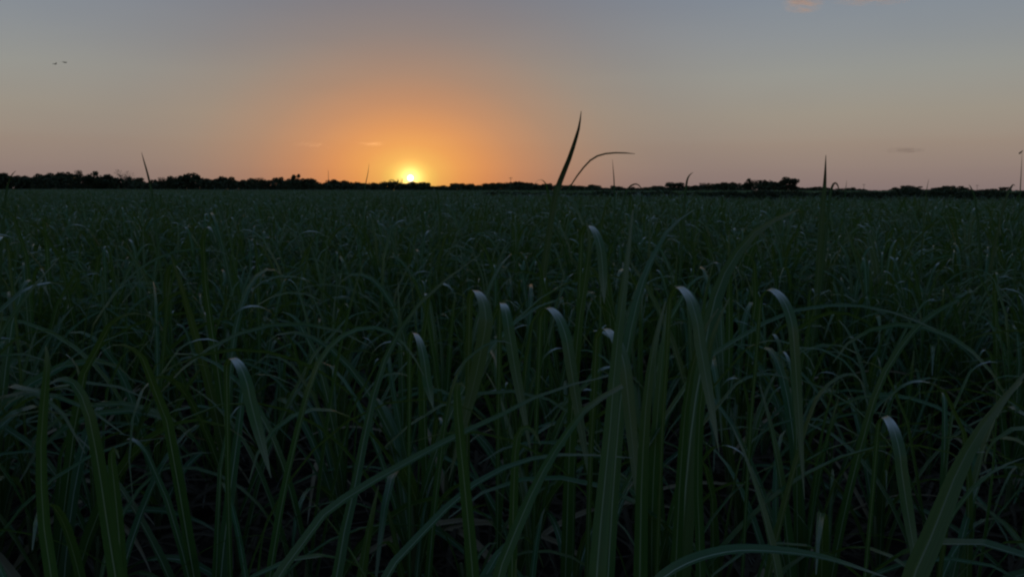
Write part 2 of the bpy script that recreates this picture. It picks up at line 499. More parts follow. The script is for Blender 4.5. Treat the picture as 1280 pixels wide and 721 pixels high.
H_('hooped leaf bending over to the right next to the straight spear leaf', lf([(1037, 250), (1039, 238), (1041.5, 230.5), (1045, 229), (1048, 234), (1050, 244)], 5.8, .022), companions=4, old=True)
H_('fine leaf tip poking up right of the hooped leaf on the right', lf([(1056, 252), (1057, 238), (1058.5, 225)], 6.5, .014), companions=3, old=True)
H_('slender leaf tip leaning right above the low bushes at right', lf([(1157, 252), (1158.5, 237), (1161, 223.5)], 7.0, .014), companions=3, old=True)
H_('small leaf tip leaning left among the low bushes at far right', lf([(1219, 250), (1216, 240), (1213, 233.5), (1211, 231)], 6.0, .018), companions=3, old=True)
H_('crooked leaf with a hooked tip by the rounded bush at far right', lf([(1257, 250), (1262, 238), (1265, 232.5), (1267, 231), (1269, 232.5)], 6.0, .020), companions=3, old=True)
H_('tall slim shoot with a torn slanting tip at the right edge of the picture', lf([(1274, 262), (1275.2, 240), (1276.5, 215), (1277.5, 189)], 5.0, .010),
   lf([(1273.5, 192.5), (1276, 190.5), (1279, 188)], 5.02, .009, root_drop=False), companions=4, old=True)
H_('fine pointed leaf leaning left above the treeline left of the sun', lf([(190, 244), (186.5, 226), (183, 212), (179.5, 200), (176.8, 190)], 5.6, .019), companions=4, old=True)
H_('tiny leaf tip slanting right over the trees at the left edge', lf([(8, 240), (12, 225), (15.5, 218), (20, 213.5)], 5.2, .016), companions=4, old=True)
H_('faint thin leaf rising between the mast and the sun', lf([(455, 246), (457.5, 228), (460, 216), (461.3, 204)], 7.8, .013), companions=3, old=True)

# big leaves in the foreground
H_('broad yellow green blade| standing upright in the middle of the near cane', lf([(745, 730), (752, 640), (762, 540), (770, 440), (781, 350), (791, 262)], 1.35, .038, end_dist=1.6, face=15), companions=2)
H_('yellow green leaning blade|, curving right and bending over below the middle of the picture', lf([(618, 735), (650, 650), (678, 590), (704, 548), (735, 508), (778, 482)], 1.15, .031, end_dist=1.35, face=10, taper=(1, .25)), companions=2)
H_('blue green arching leaf| reaching right across the bottom middle', lf([(478, 728), (530, 665), (590, 608), (650, 578), (710, 568), (790, 572)], 1.2, .024, end_dist=1.5, face=50), companions=2)
H_('long slanting leaf| rising from bottom left towards the middle of the near cane', lf([(395, 655), (440, 618), (500, 583), (565, 548), (620, 522), (690, 488), (770, 468)], 1.45, .026, end_dist=1.7, face=45), companions=2)
H_('stiff leaf with a pale midrib| bent at its top, left of the middle blade', lf([(592, 735), (584, 640), (576, 560), (571, 500), (573, 478), (582, 484)], 1.25, .024, face=(0, 20)), companions=2)
H_('leaf with a bright blunt tip| standing at the left edge of the near cane', lf([(66, 735), (54, 650), (51, 560), (56, 490), (59, 450), (57, 432)], 1.3, .024, face=10), companions=2)
H_('wide bent leaf| folded over near the left edge with its tip drooping left', lf([(146, 735), (133, 650), (121, 570), (108, 510), (92, 480), (76, 474), (62, 480)], 1.2, .028, face=(5, 40)), companions=2)
H_('leaf doubled over at its tip| beside the wide leaf at left', lf([(152, 735), (148, 660), (142, 600), (139, 570), (144, 560), (149, 572)], 1.5, .026, face=(0, 20)), companions=2)
H_('very broad leaning leaf| with a pale midrib, leaning out at bottom right', lf([(1135, 740), (1168, 660), (1196, 590), (1230, 530), (1285, 462)], 1.15, .046, end_dist=1.3, face=20), companions=2)
H_('large arching leaf| sweeping up right in front of the spear leaf', lf([(866, 520), (880, 440), (893, 375), (915, 325), (950, 285), (998, 262)], 1.9, .056, end_dist=2.3, face=25), companions=2)
H_('tall pale leaf| sweeping right just behind the broad middle blade', lf([(778, 480), (790, 405), (805, 350), (818, 320), (838, 285), (868, 262)], 2.0, .035, end_dist=2.4, face=40), companions=2)
H_('thin long crossing leaf| running from lower left up to the open middle field', lf([(425, 690), (445, 600), (465, 500), (492, 425), (535, 368), (600, 318)], 1.6, .026, end_dist=2.2, face=20), companions=2)
H_('low blue green leaf arching over the bottom edge right of the middle', lf([(800, 745), (850, 708), (905, 690), (960, 688), (1030, 697), (1110, 722)], 1.05, .024, face=55, root_drop=False), companions=0)
H_('long leaf drooping left from the middle across the near cane at right', lf([(1280, 572), (1240, 590), (1200, 630), (1160, 700), (1150, 740)][::-1], 1.4, .02, face=45), companions=2)
H_('upright shadowed blade| right of the broad middle blade', lf([(800, 700), (802, 600), (808, 500), (818, 430), (832, 376)], 1.5, .034, face=18, end_dist=1.6), companions=2)
H_('pair of straight blades| in the near cane right of the middle', lf([(845, 700), (850, 600), (858, 500), (874, 425), (898, 385)], 1.7, .030, face=20), lf([(875, 700), (872, 600), (876, 500), (890, 420), (912, 372)], 1.75, .028, face=20), companions=2)
H_('tall faint blade| fading into the dark field left of the broad middle blade', lf([(712, 560), (718, 470), (724, 400), (733, 340), (737, 300), (733, 276)], 2.4, .036, face=14), companions=2)
# leaves folded at the top, sky glints painted on their bends
def fold(label, x, y, dist, w, lean=0.0, drop=95, turn=0.0, **k):
    """a leaf that rises, bends over at its top and hangs towards the camera, its upper face to the sky"""
    top = at(x, y, dist); m = dist / FPX
    tow = Vector((-top.x, -top.y, 0)).normalized()           # towards the camera
    yaw = hr.choice((-1, 1)) * hr.uniform(9, 27); turn = yaw
    tow = Matrix.Rotation(rad(yaw), 3, 'Z') @ tow; side = Vector((1, 0, 0))
    R_ = hr.uniform(.10, .15); rb = R_ * .45; dz = Vector((0, 0, 1))
    P = [Vector((top.x, top.y, .25)) - tow * (rb + .05), top - tow * (rb + .03) - dz * .45, top - tow * (rb + .01) - dz * .2]
    for a in (80, 55, 30, 10): P.append(top - tow * rb * math.sin(rad(a)) - dz * rb * (1 - math.cos(rad(a))))
    ln = max(.05, drop * m - R_ * .6)
    for a in (8, 24, 40, 58, 76): P.append(top + tow * R_ * math.sin(rad(a)) - dz * R_ * (1 - math.cos(rad(a))))
    e = P[-1]
    for k2 in (.33, .66, 1): P.append(e + side * (lean * m * k2) + tow * (.10 * k2) * min(1, ln / .2) - dz * ln * k2)
    for q, k2 in ((-4, .06), (-5, .02)): P[q] = P[q] + side * lean * m * k2
    H_(label, lf(P, dist, w, flat=turn, taper=FOLDW, n=48, slope=hr.uniform(-.3, .3)), companions=3, **k)
def FOLDW(t):
    if t < .48: return .40 + .16 * t / .48
    if t < .80: return .56 + .44 * math.sin(PI / 2 * (t - .48) / .32)
    return max(.05, 1 - ((t - .80) / .20) ** 1.8)
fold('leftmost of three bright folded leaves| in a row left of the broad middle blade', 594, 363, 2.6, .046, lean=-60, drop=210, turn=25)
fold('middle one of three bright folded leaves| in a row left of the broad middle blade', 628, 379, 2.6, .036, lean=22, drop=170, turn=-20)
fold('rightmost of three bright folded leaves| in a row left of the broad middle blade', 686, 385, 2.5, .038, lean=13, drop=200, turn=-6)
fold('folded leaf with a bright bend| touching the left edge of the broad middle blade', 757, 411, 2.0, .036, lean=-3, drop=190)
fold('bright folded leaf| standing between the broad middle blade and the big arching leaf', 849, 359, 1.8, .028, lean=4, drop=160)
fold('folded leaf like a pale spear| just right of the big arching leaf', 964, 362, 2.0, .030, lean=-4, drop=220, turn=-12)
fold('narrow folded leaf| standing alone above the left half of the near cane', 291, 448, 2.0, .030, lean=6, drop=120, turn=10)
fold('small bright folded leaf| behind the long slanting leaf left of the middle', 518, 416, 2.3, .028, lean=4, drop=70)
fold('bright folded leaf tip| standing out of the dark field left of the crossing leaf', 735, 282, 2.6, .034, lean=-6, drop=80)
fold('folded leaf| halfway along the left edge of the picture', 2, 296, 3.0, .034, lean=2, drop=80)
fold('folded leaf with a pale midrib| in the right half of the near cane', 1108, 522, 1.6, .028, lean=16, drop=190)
H_('thin leaf hooped like a bow| left of the row of folded leaves', lf([(392, 470), (415, 432), (445, 413), (480, 412), (510, 436), (530, 470)], 2.1, .026, face=50), companions=2)
H_('small bowed leaf| between two of the folded leaves', lf([(560, 510), (575, 462), (595, 440), (620, 426), (640, 430)], 2.2, .02, face=50), companions=2)
H_('small hooped leaf| in the lower middle beside the yellow green blade', lf([(641, 660), (643, 590), (646, 548), (656, 534), (668, 540), (676, 556)], 1.5, .020, face=10), companions=2)
H_('bright bowed scrap of leaf| low in the right half of the near cane', lf([(1016, 512), (1030, 488), (1046, 474), (1062, 468), (1074, 474), (1082, 488)], 2.0, .024, face=62), companions=2)
H_('long level leaf| lying almost level across the field right of the middle', lf([(880, 455), (930, 420), (990, 390), (1060, 382), (1120, 392), (1170, 412)], 2.3, .030, face=60), companions=2)
H_('right leaning leaf with folded tip| in the right half of the field', lf([(1100, 480), (1128, 432), (1155, 402), (1180, 385), (1198, 376), (1196, 384)], 2.4, .028, face=35), companions=2)

# ------------------------------------------------------------------ the other near plants, each its own object
def lump(x, y):
    return .09 * math.sin(x * .7 + y * .31 + 1.3) * math.sin(y * .53 - x * .2) + .05 * math.sin(x * 1.9 + .4) * math.sin(y * 1.7)
pr = random.Random(23)
def inside(x, y, margin=0.0):
    return y > 0 and abs(x) < y * .66 + margin
pts = []
RMAX = 9.2
def free(x, y, dmin):
    return all((x - a) ** 2 + (y - b) ** 2 > dmin * dmin for a, b in pts)
tries = 0
target = 300 - len(taken)
while len(pts) < target and tries < 40000:
    tries += 1
    d = 1.15 + (RMAX - 1.15) * math.sqrt(pr.random())
    a = pr.uniform(-.60, .60)
    x, y = d * math.sin(a), d * math.cos(a)
    if not inside(x, y, .15): continue
    if not free(x, y, .30): continue
    if y < 3.5 and any((x - p) ** 2 + (y - q) ** 2 < .03 for p, q in taken): continue
    pts.append((x, y))
made_near = []
for x, y in pts:
    near = y < 2.2
    size = (0.98 + lump(x, y)) * pr.uniform(.9, 1.1) * (.80 if near else 1.0)
    plan = leaf_plan(pr)
    if near: plan = [((k if k != 'fold' else 'arch'), i, hf, az, tl, sc_ * .92) for k, i, hf, az, tl, sc_ in plan]
    o = grow(x, y, pr, size, plan=plan)
    tag(o, 'green cane plant with arching strap leaves in the crowd of near cane', 'cane plant', 'cane plants in the field')
    made_near.append(o)
# plants that stand right beside a leaf one can find are told by it
used = set()
for o in sorted(made_near, key=lambda q: q.location.y):
    p = Vector((o.location.x, o.location.y))
    for d, nm, c in sorted((((p - c).length, nm, c) for nm, v, c in NAMED), key=lambda q: q[0]):
        if d > .8: break
        dx = p.x / p.y - c.x / c.y; dy = p.y - c.y
        rel = 'behind' if dy > abs(p.x - c.x) else 'in front of' if -dy > abs(p.x - c.x) else 'to the right of' if dx > 0 else 'to the left of'
        if (nm, rel) in used: continue
        used.add((nm, rel))
        wither = any(k.name.startswith('dry') for k in o.children)
        o['label'] = ('cane plant with a dried lower leaf ' if wither else 'green cane plant ') + 'just ' + rel + ' the ' + nm
        if len(o['label'].split()) > 16: o['label'] = 'cane plant just ' + rel + ' the ' + nm
        break

# ------------------------------------------------------------------ the rest of the field: more cane than one can count
def plant_geo(r, n_ring=8, size=1.0, wscale=1.0, few=None):
    V, F, UV = [], [], []
    n = few or r.randint(7, 10)
    az = r.uniform(0, 6.28)
    for i in range(n):
        f = i / max(1, n - 1)
        az += PI + r.gauss(0, .55)
        if f < .25: kind = r.choice(['low', 'arch'])
        elif f < .7: kind = r.choice(['arch', 'arch', 'arch', 'fold', 'upright'])
        else: kind = r.choice(['upright', 'fold', 'fold', 'arch', 'arch'])
        pts, sides, widths, keel, painted_tone = generic_leaf(r, kind, n_ring)
        v, f_, uv = strip(pts, sides, [w * wscale for w in widths], keel, painted_tone)
        m = Matrix.Translation((0, 0, .45 * (.15 + .8 * f))) @ Matrix.Rotation(az, 4, 'Z') @ Matrix.Scale(r.uniform(.78, 1.02) * size, 4)
        o = len(V)
        V += [m @ q for q in v]; F += [tuple(k + o for k in q) for q in f_]; UV += uv
    return V, F, UV
def merge(parts):
    V, F, UV = [], [], []
    for (v, f, u), m in parts:
        o = len(V); V += [m @ q for q in v]; F += [tuple(k + o for k in q) for q in f]; UV += u
    return V, F, UV
gr = random.Random(31)
SRC_NEAR, SRC_FAR = [], []
for i in range(10):
    V, F, UV = plant_geo(gr, 11)
    SRC_NEAR.append(bpy.data.objects.new('cane_tuft', mesh('cane_tuft', V, F, MAT_LEAF, UV)))
for i in range(6):
    parts = []
    for k in range(12):
        m = Matrix.Translation((gr.uniform(-1, 1), gr.uniform(-1, 1), 0)) @ Matrix.Rotation(gr.uniform(0, 6.28), 4, 'Z')
        parts.append((plant_geo(gr, 6, gr.uniform(.85, 1.15), 1.45, few=7), m))
    V, F, UV = merge(parts)
    SRC_FAR.append(bpy.data.objects.new('cane_patch', mesh('cane_patch', V, F, MAT_LEAF, UV)))

# a farm track cuts the field on the right, with a slightly taller block of cane beyond it
T0, T1 = Vector((-5.0, 72.0)), Vector((38.0, 52.0))
def track(x, y):
    """signed distance beyond the track's middle line; None where the track does not run"""
    d = (T1 - T0); n = Vector((-d.y, d.x)).normalized()
    s = (Vector((x, y)) - T0)
    if s.dot(d.normalized()) < 0: return None
    return s.dot(n) if n.y > 0 else -s.dot(n)
P, ROT, SCL, IDX, TIER = [], [], [], [], []
def put(x, y, s, tier, nvar):
    t = track(x, y)
    if t is not None:
        if abs(t) < 4.5: return
        if 4.5 < t < 9.5: return
        if t > 0: s = s * 1.12
    P.append((x, y, 0.0)); ROT.append((gr.gauss(0, .04), gr.gauss(0, .04), gr.uniform(0, 6.283)))
    SCL.append(s); IDX.append(gr.randrange(nvar)); TIER.append(tier)
# close ring outside the individually built plants (sides, behind, and onward to 60 m)
for i in range(26000):
    d = 60 * math.sqrt(gr.random()); a = gr.uniform(-.72, .72)
    x, y = d * math.sin(a), d * math.cos(a)
    if d < RMAX and inside(x, y, .2): 
        if d < 6.0 or gr.random() < .3: continue
    if d < 1.2: continue
    if math.sin(x * .83 + 1.1 * math.sin(y * .41)) * math.sin(y * .62 + .9 * math.sin(x * .37)) > .42 and gr.random() < .72: continue
    put(x, y, (1.0 + lump(x, y) + .04 * math.sin(x * .11 + y * .07)) * gr.uniform(.88, 1.08), 0, 10)
for i in range(600):
    d = 7 * math.sqrt(gr.random()); a = gr.uniform(.6, 2 * PI - .6)
    x, y = d * math.sin(a), d * math.cos(a)
    if d < 1.0 or inside(x, y, .25): continue
    put(x, y, gr.uniform(.85, 1.0), 0, 10)
d = 58.0
while d < 470:
    step = 1.5 if d < 160 else 2.6
    w = d * .74
    n = int(2 * w / step)
    for k in range(n):
        x = -w + 2 * w * (k + gr.random()) / n
        put(x, d + gr.uniform(-.7, .7) * step, gr.uniform(.92, 1.08) * (1 + .05 * math.sin(x * .05 + d * .03)) , 1, 6)
    d += step * (1.0 if d < 160 else 1.25)
me = bpy.data.meshes.new('cane_field')
me.vertices.add(len(P))
me.vertices.foreach_set('co', np.asarray(P, dtype=np.float32).ravel())
def attr(name, typ, data, key):
    a = me.attributes.new(name, typ, 'POINT'); a.data.foreach_set(key, data)
attr('turn', 'FLOAT_VECTOR', np.asarray(ROT, dtype=np.float32).ravel(), 'vector')
attr('size', 'FLOAT', np.asarray(SCL, dtype=np.float32), 'value')
attr('pick', 'INT', np.asarray(IDX, dtype=np.int32), 'value')
attr('tier', 'INT', np.asarray(TIER, dtype=np.int32), 'value')
me.update()
field = link('cane_field', me)
tag(field, 'dense dark green cane stretching from the near plants to the trees', 'cane', kind='stuff')
ng = bpy.data.node_groups.new('cane_spread', 'GeometryNodeTree')
ng.interface.new_socket('Geometry', in_out='INPUT', socket_type='NodeSocketGeometry')
ng.interface.new_socket('Geometry', in_out='OUTPUT', socket_type='NodeSocketGeometry')
gn, gl = ng.nodes.new, ng.links.new
gi, go = gn('NodeGroupInput'), gn('NodeGroupOutput')
def named(name, typ):
    n = gn('GeometryNodeInputNamedAttribute'); n.data_type = typ; n.inputs['Name'].default_value = name
    return n.outputs['Attribute']
jo = gn('GeometryNodeJoinGeometry')
for tier, srcs in ((0, SRC_NEAR), (1, SRC_FAR)):
    ji = gn('GeometryNodeJoinGeometry')
    for s in srcs:
        oi = gn('GeometryNodeObjectInfo'); oi.inputs['Object'].default_value = s; oi.inputs['As Instance'].default_value = False
        gti = gn('GeometryNodeGeometryToInstance'); gl(oi.outputs['Geometry'], gti.inputs[0]); gl(gti.outputs[0], ji.inputs[0])
    iop = gn('GeometryNodeInstanceOnPoints')
    cmp = gn('FunctionNodeCompare'); cmp.data_type = 'INT'; cmp.operation = 'EQUAL'
    gl(named('tier', 'INT'), [i for i in cmp.inputs if i.type == 'INT'][0]); [i for i in cmp.inputs if i.type == 'INT'][1].default_value = tier
    gl(gi.outputs[0], iop.inputs['Points']); gl(cmp.outputs[0], iop.inputs['Selection']); gl(ji.outputs[0], iop.inputs['Instance'])
    iop.inputs['Pick Instance'].default_value = True
    gl(named('pick', 'INT'), iop.inputs['Instance Index'])
    e2r = gn('FunctionNodeEulerToRotation'); gl(named('turn', 'FLOAT_VECTOR'), e2r.inputs[0]); gl(e2r.outputs[0], iop.inputs['Rotation'])
    gl(named('size', 'FLOAT'), iop.inputs['Scale'])
    gl(iop.outputs[0], jo.inputs[0])
gl(jo.outputs[0], go.inputs[0])
md = field.modifiers.new('spread', 'NODES'); md.node_group = ng

# the blanket of fallen leaves under the near plants
LV, LF_, LU = [], [], []
for i in range(5200):
    d = .8 + 8.5 * math.sqrt(gr.random()); a = gr.uniform(-.66, .66)
    c = Vector((d * math.sin(a), d * math.cos(a), gr.uniform(.005, .10)))
    h = gr.uniform(0, 6.283); ln = gr.uniform(.25, .7); bow = gr.uniform(-.05, .14)
    dirv = Vector((math.cos(h), math.sin(h), gr.gauss(0, .12)))
    pp = [c + dirv * (ln * (t - .5)) + Vector((0, 0, bow * (1 - (2 * t - 1) ** 2) + .03)) for t in (0, .25, .5, .75, 1)]
    sd = Vector((-math.sin(h), math.cos(h), gr.gauss(0, .5)))
    v, f, u = strip(pp, [sd] * 5, [gr.uniform(.015, .03) * q for q in (.8, 1, 1, .7, .1)], .15)
    o = len(LV); LV += v; LF_ += [tuple(k + o for k in q) for q in f]; LU += u
tag(link('fallen_leaves', mesh('fallen_leaves', LV, LF_, MAT_LITTER, LU)), 'matted fallen cane leaves on the soil', 'leaf litter', kind='stuff')

# ------------------------------------------------------------------ trees along the horizon
tr = random.Random(5)
def leaf_faces(centres, count, size, r, V, F):
    for i in range(count):
        c, rd = r.choice(centres)
        while True:
            q = Vector((r.uniform(-1, 1), r.uniform(-1, 1), r.uniform(-1, 1)))
            if .35 < q.length < 1: break
        p = c + Vector((q.x * rd.x, q.y * rd.y, q.z * rd.z))
        a = Vector((r.gauss(0, 1), r.gauss(0, 1), r.gauss(0, 1))).normalized(); b = a.orthogonal().normalized()
        b = Matrix.Rotation(r.uniform(0, 6.28), 3, a) @ b; c2 = a.cross(b)
        s = size * r.uniform(.6, 1.3)
        o = len(V)
        V += [p - b * s, p - c2 * s * .6, p + b * s, p + c2 * s * .6]
        F.append((o, o + 1, o + 2, o + 3))
def make_tree(r, style):
    """a unit tree one metre tall, one metre wide: trunk with limbs, crown of leaf clumps"""
    TV, TF = [], []
    def add(path, radii, n=5):
        v, f = tube(path, radii, n); o = len(TV)
        TV.extend(v); TF.extend(tuple(k + o for k in q) for q in f)
    fork = r.uniform(.22, .35)
    add([(0, 0, -.02), (r.uniform(-.01, .01), 0, fork * .5), (r.uniform(-.02, .02), r.uniform(-.02, .02), fork), (r.uniform(-.04, .04), 0, .72)], [.030, .024, .020, .007], 7)
    centres = []
    nl = {'round': 7, 'wide': 9, 'open': 10, 'bare': 11}[style]
    for i in range(nl):
        a = 2 * PI * i / nl + r.uniform(-.4, .4)
        reach = r.uniform(.2, .36) * (1.15 if style == 'wide' else 1)
        top = r.uniform(.5, .86)
        e = Vector((math.cos(a) * reach, math.sin(a) * reach, top))
        mid = Vector((e.x * .45, e.y * .45, fork + (top - fork) * .45 + r.uniform(-.02, .05)))
        add([(0, 0, fork * r.uniform(.8, 1.3)), mid, e], [.014, .009, .003], 5)
        if style in ('bare', 'open'):
            for q in range(4):
                b = mid.lerp(e, r.uniform(.2, .95)); t = b + Vector((r.uniform(-.12, .12), r.uniform(-.12, .12), r.uniform(.04, .16)))
                add([b, b.lerp(t, .5) + Vector((0, 0, .015)), t], [.006, .004, .0015], 4)
        rd = r.uniform(.11, .19)
        centres.append((e, Vector((rd * 1.15, rd * 1.15, rd * .85))))
    if style == 'wide' or style == 'round':
        centres.append((Vector((0, 0, .68)), Vector((.27, .27, .24))))
        for q in range(5):
            a = r.uniform(0, 6.28); centres.append((Vector((math.cos(a) * .3, math.sin(a) * .3, r.uniform(.22, .42))), Vector((.17, .17, .15))))
    CV, CF = [], []
    cnt = {'round': 2000, 'wide': 2200, 'open': 900, 'bare': 330}[style]
    leaf_faces(centres, cnt, {'round': .046, 'wide': .046, 'open': .032, 'bare': .020}[style], r, CV, CF)
    # normalise to height 1 and width 1
    zs = [v.z for v in CV]; zt = max(zs)
    wx = max(max(v.x for v in CV), -min(v.x for v in CV)) * 2
    S = Matrix.Diagonal((1 / wx, 1 / wx, 1 / zt, 1))
    return mesh('trunk', [S @ Vector(v) for v in TV], TF, MAT_BARK), mesh('crown', [S @ v for v in CV], CF, MAT_FOLIAGE, smooth=False)
TREES = {s: [make_tree(tr, s) for _ in range(c)] for s, c in (('round', 5), ('wide', 4), ('open', 3), ('bare', 2))}
def plant_tree(px, top, wpx, dist, style, label, group):
    g = at(px, 240, dist)
    h = at(px, top - .9, dist).z
    w = min(wpx / FPX * dist, 2.1 * h)
    root = bpy.data.objects.new('tree', None); col.objects.link(root)
    root.empty_display_size = .5
    root.location = (g.x, g.y, 0); root.rotation_euler = (0, 0, tr.uniform(0, 6.28)); root.scale = (w, w, h)
    tag(root, label, 'tree', group)
    tm, cm = tr.choice(TREES[style])
    link('trunk', tm, root); link('crown', cm, root)
    return root
GT = 'trees along the horizon'
special = [
    (106, 213, 21, 380, 'open', 'loose topped tree standing over the treeline left of a dark rounded one'),
    (118, 214, 21, 375, 'round', 'dark ball shaped tree crown next to the loose topped tree at left'),
    (157, 212.5, 26, 400, 'bare', 'sparse tree with open twiggy branches showing sky, near the left end'),
    (237, 216.5, 30, 390, 'round', 'broad domed tree highest in the line between the sparse tree and the sun'),
    (370, 218, 13, 400, 'round', 'narrow flat topped tree rising from the line left of the thin mast'),
    (500, 222.5, 10, 430, 'bare', 'small twiggy tree touching the left rim of the setting sun'),
    (843, 228, 30, 520, 'wide', 'low domed tree behind the short curled leaf right of centre'),
    (935, 223.5, 13, 500, 'round', 'small square crowned tree standing over the line right of centre'),
    (986, 221.5, 27, 480, 'round', 'tall dark tree ending the tall part of the treeline at right'),
    (1256, 234.5, 28, 620, 'wide', 'low rounded bush like tree near the right edge'),
]
for px, top, w, dist, st, lab in special:
    plant_tree(px, top, w, dist, st, lab, GT)
prof = [(-60, 217), (-40, 215), (-20, 218), (0, 216.5), (15, 217), (30, 219), (50, 218), (66, 215.5), (80, 216), (94, 218), (128, 220), (140, 219.5), (170, 223), (185, 227.5), (200, 226), (210, 222.5),
        (222, 221), (252, 221.5), (262, 224), (275, 224), (285, 222), (300, 225), (312, 223), (328, 223), (346, 222), (358, 223.5), (384, 223.5), (390, 224), (402, 230), (413, 225), (428, 226),
        (440, 229), (450, 230), (462, 229), (476, 227), (487, 225), (508, 228.5), (520, 228.5), (532, 229.5), (545, 232.5), (558, 233), (570, 229), (582, 230), (596, 231.5), (610, 229.5), (624, 229.5), (640, 228),
        (655, 229), (668, 229), (682, 229.5), (700, 231), (718, 231), (728, 233), (742, 231.5), (756, 235), (772, 233), (786, 235), (808, 234), (822, 233), (858, 233.5), (872, 231.5), (884, 229),
        (898, 228.5), (912, 229), (922, 230), (948, 226), (960, 226.5), (972, 227), (1008, 235), (1020, 234), (1034, 235), (1048, 237), (1064, 235), (1076, 236), (1092, 238.4), (1106, 238.4),
        (1120, 235.5), (1132, 233.3), (1144, 233.5), (1156, 237), (1172, 235), (1186, 233.6), (1200, 234.4), (1212, 237), (1228, 238.5), (1242, 236.5), (1270, 238.5), (1290, 237), (1310, 236), (1335, 236)]
def base_dist(px): return 400 + max(0, px - 420) * .28
marks = [(-200, 'left edge of the picture'), (112, 'dark ball shaped tree'), (157, 'sparse twiggy tree'), (237, 'broad domed tree'), (370, 'narrow flat topped tree'), (411, 'thin mast'),
         (513, 'setting sun'), (638, 'short pole'), (698, 'tallest cane leaf'), (770, 'thin upright leaf'), (843, 'low domed tree'), (935, 'square crowned tree'), (988, 'tall dark tree'),
         (1031, 'straight spear leaf'), (1079, 'small far pole'), (1159, 'slender leaning leaf tip'), (1221, 'pole with a crossarm'), (9999, '')]
ORD = ['first', 'second', 'third', 'fourth', 'fifth', 'sixth', 'seventh', 'eighth', 'ninth', 'tenth', 'eleventh']
count = {}
for px, top in sorted((px + tr.uniform(-2, 2), top + tr.uniform(-1.2, .7)) for px, top in prof):
    m = [n for x, n in marks if x <= px][-1]
    st = tr.choice(['round', 'wide', 'wide', 'open', 'round'])
    if px < -8 or px > 1290: lab = 'dark bushy tree in the treeline beyond the edge of the picture'
    else:
        k = count[m] = count.get(m, -1) + 1
        lab = ORD[k] + ' dark bushy tree in the treeline ' + ('from the ' if 'edge' in m else 'right of the ') + m
    plant_tree(px, top, tr.uniform(18, 28), base_dist(px) + tr.uniform(-15, 25), st, lab, GT)
# the scrub that closes the line under the crowns
UV_, UF = [], []
ux = [p[0] for p in prof]; ut = [p[1] for p in prof]
for i in range(52000):
    px = tr.uniform(-70, 1345)
    top = float(np.interp(px, ux, ut))
    dist = base_dist(px) + tr.uniform(-22, 30)
    hmax = max(.9, at(px, top, dist).z * .83)
    g = at(px, 240, dist)
    z = tr.random() ** 1.1 * hmax
    a = Vector((tr.gauss(0, 1), tr.gauss(0, 1), tr.gauss(0, 1))).normalized(); b = a.orthogonal().normalized(); c2 = a.cross(b)
    s = tr.uniform(.4, 1.0) * (.6 if hmax < 2 else 1)
    p = Vector((g.x, g.y, z)); o = len(UV_)
    UV_ += [p - b * s, p - c2 * s * .6, p + b * s, p + c2 * s * .6]; UF.append((o, o + 1, o + 2, o + 3))
tag(link('undergrowth', mesh('undergrowth', UV_, UF, MAT_FOLIAGE, smooth=False)), 'dark scrub filling the treeline below the crowns', 'undergrowth', kind='stuff')

# the overgrown bank on the far side of the track: low dark scrub
BV, BF = [], []
dirt = (T1 - T0).normalized(); nrm = Vector((-dirt.y, dirt.x)); nrm = nrm if nrm.y > 0 else -nrm
for i in range(46000):
    u = tr.random(); along = u * (T1 - T0).length * 1.35
    hmax = 1.38 + .44 * min(1, u * 1.3) + .10 * math.sin(along * .9) * math.sin(along * .37 + 1) + .07 * math.sin(along * 2.3)
    across = tr.uniform(4.6, 8.5)
    q = T0 + dirt * along + nrm * across
    z = hmax * (1 - abs(tr.gauss(0, .38)))
    if z < 0: continue
    a = Vector((tr.gauss(0, 1), tr.gauss(0, 1), tr.gauss(0, 1))).normalized(); b = a.orthogonal().normalized(); c2 = a.cross(b)
    w_ = tr.uniform(.05, .13); p = Vector((q.x, q.y, z)); o = len(BV)
    BV += [p - b * w_, p - c2 * w_ * .6, p + b * w_, p + c2 * w_ * .6]; BF.append((o, o + 1, o + 2, o + 3))
tag(link('bank_scrub', mesh('bank_scrub', BV, BF, MAT_FOLIAGE, smooth=False)), 'dark low scrub on the bank across the right of the field', 'scrub', kind='stuff')

# ------------------------------------------------------------------ poles on the horizon
def pole(px, top, dist, label, arm=True, thick=.14, mast=False):
    g = at(px, 240, dist); h = at(px, top, dist).z
    root = bpy.data.objects.new('radio_mast' if mast else 'utility_pole', None); col.objects.link(root); root.location = (g.x, g.y, 0)
    tag(root, label, 'mast' if mast else 'utility pole', None)
    V, F = tube([(0, 0, -.2), (0, 0, h * .5), (0, 0, h)], [thick, thick * .85, thick * .55], 8)
    link('pole', mesh('pole', V, F, MAT_POLE), root)
    if arm:
        V, F = tube([(-1.0, 0, h - .6), (1.0, 0, h - .6)], [.09, .09], 6)
        a = link('crossarm', mesh('crossarm', V, F, MAT_POLE), root)
        for x in (-.85, 0.35, .85):
            V, F = tube([(x, 0, h - .52), (x, 0, h - .40), (x, 0, h - .25)], [.04, .07, .03], 6)
            link('insulator', mesh('insulator', V, F, MAT_POLE), a)
    else:
        V, F = tube([(0, 0, h), (0, 0, h + 1.2)], [.05, .02], 6)
        link('finial', mesh('finial', V, F, MAT_POLE), root)
    return root
pole(411, 214, 430, 'thin dark mast rising above the treeline left of the sun', arm=False, thick=.16, mast=True)
pole(638.3, 221.5, 470, 'short utility pole standing out of the treeline between the sun and the tallest leaf', thick=.17)
pole(1079.5, 230, 560, 'small far utility pole right of the straight spear leaf')
pole(1221, 231, 560, 'small far utility pole with a crossarm near the right edge')

